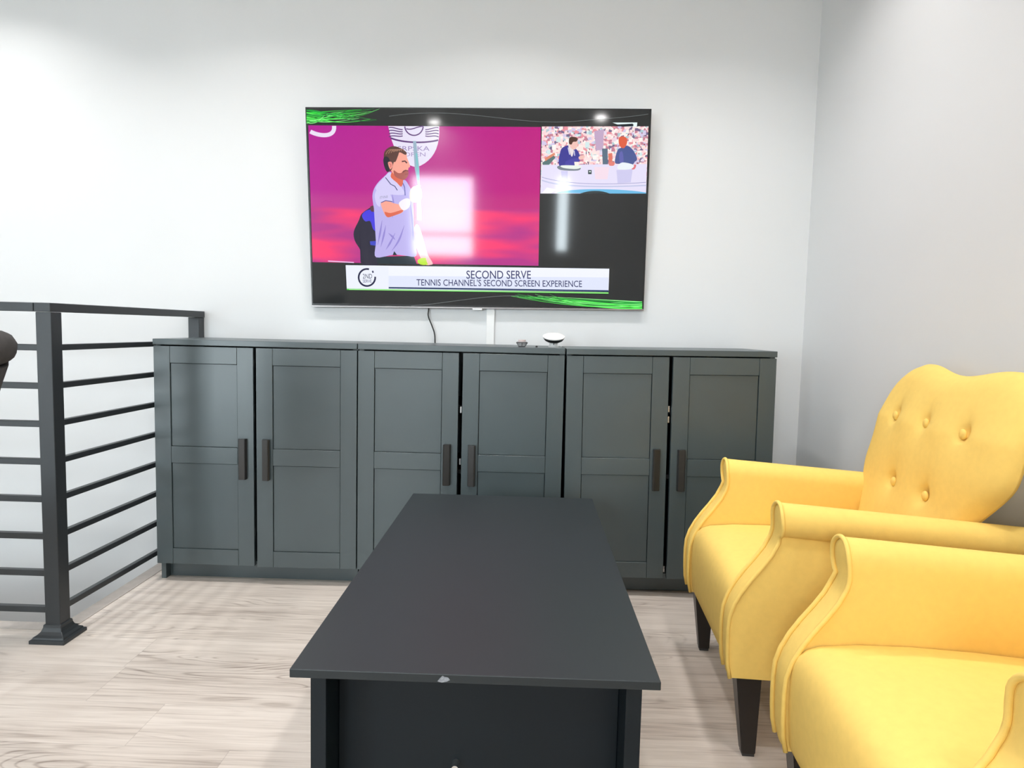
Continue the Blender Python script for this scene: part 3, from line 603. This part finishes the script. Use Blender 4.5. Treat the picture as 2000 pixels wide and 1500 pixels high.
ZL = [.20+.03*k for k in range(12)]+[.545, .549, .553]+[RC+RR*math.sin(math.radians(a)) for a in (-40, -30, -15, 0, 15, 30, 42, 54, 64, 73, 80, 86, 90)]
ZL = sorted(set(round(z, 5) for z in ZL))
def arm_mesh(s):
    bm = bmesh.new(); P = []
    NX = 16; rear = .675
    for z in ZL:
        f = Fz(z); yi, yo = yin(z), yout(z); ring = []
        for k in range(NX): x = rear+(f-rear)*k/(NX-1); ring.append((x, yi))
        for k in range(1, 5): q = k/5; ring.append((f-.004*math.sin(math.pi*q), yi+(yo-yi)*q))
        for k in range(NX): x = f+(rear-f)*k/(NX-1); ring.append((x, yo+(.004*math.sin(math.pi*k/(NX-1)) if z < .5 else 0)))
        P.append([(x, s*y, z-drop(z, x)) for x, y in ring])
    V = gridmesh(bm, P, True); bm.faces.new(V[0]); 
    return bm
def front_edge(fn, s):
    o_ = .0015 if fn is yout else -.0015
    return [(Fz(z)-.0035, s*(fn(z)+o_*(z < RC)), z-drop(z, Fz(z))) for z in ZL]
def back_lean(z):
    return .472+.010*sstep(.40, .60, z)+max(0, z-.40)*.17+.30*max(0, z-.78)
BUT = [(.188, .787), (.018, .787), (-.155, .784), (.084, .61), (-.086, .61)]
def back_mesh():
    bm = bmesh.new(); NU, NV = 72, 80; z0 = .215
    def hw(z, far=False): return .236+.082*sstep(.46, .66, z) if far else .230+.088*sstep(.54, .70, z)
    def ztop(a):
        a = abs(a)
        if a < .19: return .917+.022*(.5-.5*math.cos(math.pi*min(1, a/.18)))
        q = (a-.19)/(.3202-.19); return .939-.125*(1-math.sqrt(max(0, 1-q*q)))
    F_, R_ = [], []
    for i in range(NV+1):
        v = i/NV; rowf, rowr = [], []
        for j in range(NU+1):
            u = -math.cos(math.pi*j/NU)*.35+(2*j/NU-1)*.65
            # iterate to place z under the crest
            yy = u*.320; zt_ = ztop(yy); z = z0+(zt_-z0)*v; y = u*hw(z, u > 0)
            e = min(1, (1-abs(u))/.16); e2 = min(1, max(0, (1-v))/.07); edge = math.sqrt(max(0, 1-(1-e)**2))*math.sqrt(max(0, 1-(1-e2)**2))
            yo_ = -.024*sstep(.56, .74, z)
            x = back_lean(z); puff = .024*edge+.010*(1-u*u)*sstep(.3, .6, z)*edge
            dm = 0; x += (.030 if u < 0 else .008)*abs(u)**3*sstep(.45, .62, z)
            for by, bz in BUT:
                r2 = (y-by)**2+(z-bz)**2; r = math.sqrt(r2)
                dm += .017*math.exp(-r2/(2*.013**2))+.010*math.exp(-r2/(2*.036**2))
                if z > bz: dm += .006*math.exp(-((y-by)/.008)**2)*math.exp(-((z-bz)/.05)**2)
            rowf.append((x+.022-puff+dm, y+yo_, z)); rowr.append((x+.024+.024*edge, y+yo_, z))
        F_.append(rowf); R_.append(rowr)
    V = gridmesh(bm, F_); W_ = gridmesh(bm, R_)
    for i in range(NV):
        bm.faces.new((V[i][0], V[i+1][0], W_[i+1][0], W_[i][0])); bm.faces.new((V[i][NU], W_[i][NU], W_[i+1][NU], V[i+1][NU]))
    for j in range(NU):
        bm.faces.new((V[NV][j], V[NV][j+1], W_[NV][j+1], W_[NV][j])); bm.faces.new((V[0][j], W_[0][j], W_[0][j+1], V[0][j+1]))
    return bm
def seat_mesh():
    bm = bmesh.new(); prof = [(.50, .20), (.30, .20), (.02, .20), (.009, .203), (.004, .215), (.000, .26), (-.002, .31), (-.001, .35), (.003, .380), (.011, .402), (.026, .418), (.05, .427), (.12, .434), (.22, .436), (.34, .432), (.44, .425), (.52, .415)]
    P = []
    N_ = 24
    for k in range(N_+1):
        y = -.2305+.461*k/N_; c = 1-(y/.2305)**2; row = []
        for x, z in prof:
            x = x+.007*(1-x/.5)
            up_ = sstep(.36, .43, z); fr = sstep(.1, -.01, x)*sstep(.2, .24, z)
            row.append((x-.004*c*fr, y, z-.010*up_+.016*up_*(c**.6 if c > 0 else 0)))
        P.append(row)
    V = gridmesh(bm, P); n = len(prof)
    bm.faces.new([V[0][i] for i in range(n)]); bm.faces.new([V[-1][i] for i in range(n)][::-1])
    return bm
def leg(cx0, cy0, cx1, cy1, h, s0, s1):
    bm = bmesh.new(); taper(bm, (cx0, cy0, .0065), s0, (cx1, cy1, h), s1)
    bmesh.ops.bevel(bm, geom=list(bm.edges), offset=.002, segments=2, affect='EDGES'); return bm
def make_armchair(label, loc, rotz):
    t = thing('armchair', label, 'armchair', loc, (0, 0, rotz), 'yellow button-back armchairs')
    obj('seat', seat_mesh(), M['fabric'], t, autos=60)
    bk = obj('backrest', back_mesh(), M['fabric'], t, smooth=True)
    for by, bz in BUT:
        bm = bmesh.new(); bmesh.ops.create_uvsphere(bm, u_segments=16, v_segments=10, radius=.0132)
        for v in bm.verts: v.co.x *= .5
        x = back_lean(bz)+.022-.024-.010+.018; bmesh.ops.translate(bm, verts=bm.verts, vec=(x, by-.024*sstep(.56, .74, bz), bz)); obj('button', bm, M['fabric'], bk, smooth=True)
    # welt round the crest of the back
    for s in (1, -1):
        a = obj('armrest', arm_mesh(s), M['fabric'], t, autos=50, weld=.0004)
        bm = bmesh.new()
        path = front_edge(yin, s)+front_edge(yout, s)[::-1][1:]; tube(bm, path, .0048, 10); obj('piping', bm, M['fabric'], a, smooth=True)
        l = obj('leg', leg(.062, s*.272, .052, s*.268, .2, .016, .029), M['leg'], t)
        obj('glide', B(.048, .076, s*.272-.014, s*.272+.014, .0003, .0062), M['glide'], l)
        l = obj('leg', leg(.62, s*.235, .53, s*.200, .2145, .015, .026), M['leg'], t)
        obj('glide', B(.607, .633, s*.235-.013, s*.235+.013, .0003, .0062), M['glide'], l)
    return t
make_armchair('yellow button-back armchair standing next to the cabinets, its tufted backrest in view', (1.932, -1.118, 0), math.radians(-3.5))
make_armchair('yellow armchair nearest the camera, cut off by the right edge of the photo', (1.928, -1.930, 0), math.radians(-3.0))
# ------------------------------------------------------------------ charcoal chair at the left edge
dc = thing('scroll_back_chair', 'charcoal fabric scroll-back chair at the left edge, in front of the railing', 'chair', (.070, -1.56, 0), (0, 0, math.radians(90)))
bm = bmesh.new(); prof = []
HB = .27
N_ = 28
def dprofile():                                        # (y,z) outline of the back: front face up, over the scroll, down the rear
    p = [(.045, .40), (.045, .6), (.035, .8), (.02, .90), (.012, .935)]
    p += [(-.025+.045*math.cos(math.radians(a)), .935+.045*math.sin(math.radians(a))) for a in range(20, 290, 18)]
    p += [(-.045, .885), (-.035, .84), (-.018, .76), (.0, .66), (.005, .40)]
    return p
pr = dprofile(); P = []
for k in range(N_+1):
    u = -1+2*k/N_; row = []
    for y, z in pr:
        w_ = .235+.055*sstep(.55, .97, z); e = max(0, (abs(u)-.86)/.14)
        cy, cz = (-.025, .935) if z > .875 else (.02, z)
        sh = math.sqrt(max(0.02, 1-e*e)); pl = 1+(.03*math.sin(z*170+y*220))*max(0, (abs(u)-.6)/.4) if z > .88 else 1
        row.append((u*w_, cy+(y-cy)*sh*pl, (cz+(z-cz)*sh*pl) if z > .875 else z))
    P.append(row)
V = gridmesh(bm, P, True); bm.faces.new(V[0]); bm.faces.new(V[-1][::-1]); obj('backrest', bm, M['greyfab'], dc, autos=50)
bm = B(-.24, .24, .046, .46, .36, .47, .03, 4); obj('seat', bm, M['greyfab'], dc, smooth=True)
for sx in (-1, 1):
    for y0, y1 in ((.05, .07), (.42, .43)):
        bm = bmesh.new(); taper(bm, (sx*.2, y1, .001), .014, (sx*.2, y0+.02, .365), .021); obj('leg', bm, M['leg'], dc)
